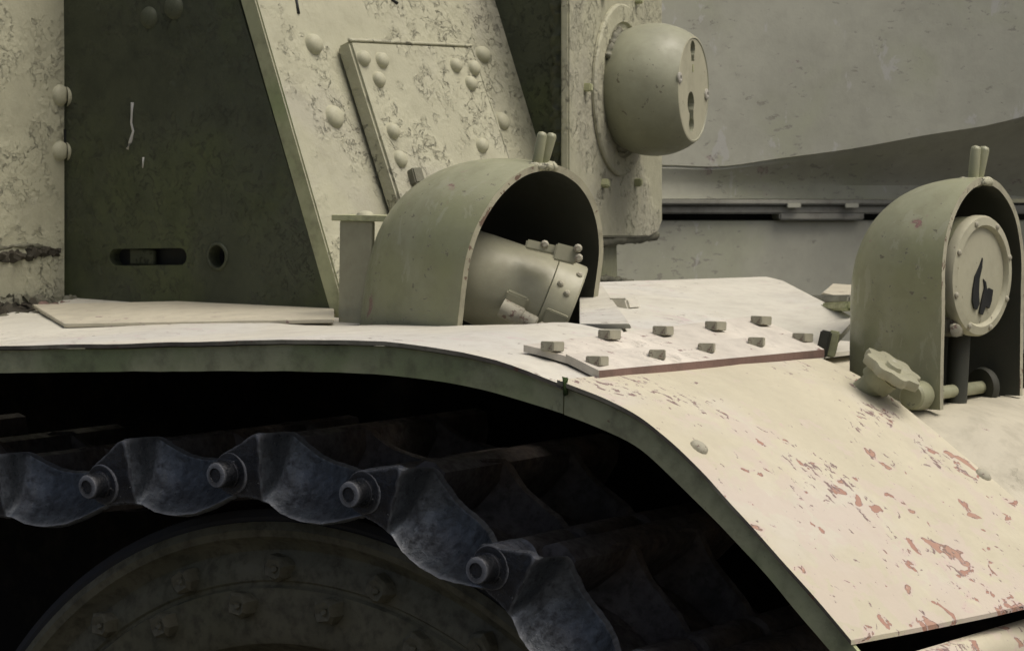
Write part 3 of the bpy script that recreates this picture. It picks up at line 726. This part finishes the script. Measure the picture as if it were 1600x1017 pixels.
for i in range(len(pins)-1):
    p, q = pins[i], pins[i+1]; d = (q-p); L_ = d.length; d.normalize(); up = Vector((-d.z, 0, d.x))
    Mx = Matrix(((d.x, 0, up.x, p.x), (0, 1, 0, .022), (d.z, 0, up.z, p.z), (0, 0, 0, 1))) @ Matrix.Diagonal((L_/PIT, 1, 1, 1))
    if lk0 is None: 
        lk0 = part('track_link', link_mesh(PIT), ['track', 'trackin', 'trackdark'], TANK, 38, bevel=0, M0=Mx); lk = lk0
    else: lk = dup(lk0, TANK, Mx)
    Mp = frame(p+Vector((.004, 0, 0)), (0, -1, 0)) @ Matrix.Rotation(random.uniform(0, 2), 4, 'Z')
    if pin0 is None:
        bm = lathe([(0, -.03), (.026, -.03), (.026, .004), (.0245, .006), (.0175, .006), (.0175, .009), (.0165, .010), (.0160, .028), (.0145, .031), (.009, .032), (.0085, .030), (0, .030)], 28)
        pin0 = part('track_pin', bm, 'trackdark', lk, 35, M0=Mp)
    else: dup(pin0, lk, Mp)
# hull side behind the track
part('lower_hull_side', prism([(-2.2, .56, -1.0), (-2.2, .56, -.06), (.02, .56, -.06), (.30, .56, -.25), (.45, .56, -.6), (.1, .56, -1.0)], (0, .02, 0)), 'undershade', TANK)
part('hull_bottom', prism([(-2.2, .585, -.95), (-.2, .585, -.95), (.40, .585, -.6), (.30, .585, -.3), (-2.2, .585, -.3)], (0, .9, 0)), 'undershade', TANK)
part('casemate_body', prism([(-1.25, YS+.032, -.05), (-1.25, YS+.032, .70), (top.x-.04, YS+.032, .62), (bot.x-.04, YS+.032, -.02)], (0, .18, 0)), 'green', TANK)

# ================================================================== second vehicle behind
DB = 4.9; KB = DB/FPX
OB = CAM + FW.normalized()*0 + HZ*DB
OB.z = 0
hy = CAM.z
BN = Matrix.Rotation(math.radians(20), 3, 'Z') @ HZ
def bgp(u, v, n):   # n metres in front of the hull side
    p = onp(u, v, CAM+HZ*DB, BN); return p - BN*n
FAR = thing('armoured_vehicle', (OB.x+RT.x*.6, OB.y+RT.y*.6, -1.25), 'grey green armoured hull parked behind, out of focus, with a dark ledge', 'tank')
RID = [(700, 258), (1040, 260), (1120, 262), (1200, 250), (1300, 235), (1400, 214), (1455, 204), (1475, 200), (1540, 180), (1600, 153), (1700, 105), (1900, 60)]
DEP = [(700, .004), (1040, .012), (1150, .03), (1250, .06), (1350, .10), (1450, .15), (1600, .24), (1900, .40)]
rows = []
us = [-900+25*i for i in range(117)]
for u in us:
    rv = interp(RID, u); dp = max(0, interp(DEP, u)); base = .0
    low = max(rv+10, 288+max(0, (u-1450))*.12)
    r = [bgp(u, -700, dp), bgp(u, -300, dp), bgp(u, rv-70, dp), bgp(u, rv-20, dp), bgp(u, rv-2, dp), bgp(u, rv, dp-.004)]
    for k in range(1, 8):
        t = k/8*math.pi/2; r.append(bgp(u, rv+(low-rv)*(.45*(1-math.cos(t))+.55*math.sin(t)), dp*(1-(.75*math.sin(t)+.25*(1-math.cos(t))))))
    r += [bgp(u, low+2, 0), bgp(u, 311, 0)]
    rows.append(r)
part('upper_hull', sheet(rows, BN*.05), 'far', FAR, 28)
def bslab(name, u0, u1, v0, v1, n0, n1, mat, bev=.003):
    P = [bgp(u0, v0, n0), bgp(u1, v0, n0), bgp(u1, v1, n0), bgp(u0, v1, n0)]
    return part(name, prism(P, -BN*(n1-n0)), mat, FAR, bevel=bev)
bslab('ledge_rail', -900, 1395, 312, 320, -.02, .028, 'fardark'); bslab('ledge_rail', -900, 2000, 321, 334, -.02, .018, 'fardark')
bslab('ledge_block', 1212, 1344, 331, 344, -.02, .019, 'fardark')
bslab('gap_backing', -900, 2000, 318, 352, -.10, -.06, 'blackpaint_shade')
bslab('lower_hull', -900, 2000, 345, 1300, -.05, .0, 'far')
for u in (1230, 1320): part('ledge_clip', box(frame(bgp(u, 321, .03), -BN), (.009, .03, .004)), 'far', FAR, bevel=.001)
bslab('rear_body', -880, 1980, -690, 1290, -1.6, -.12, 'far')
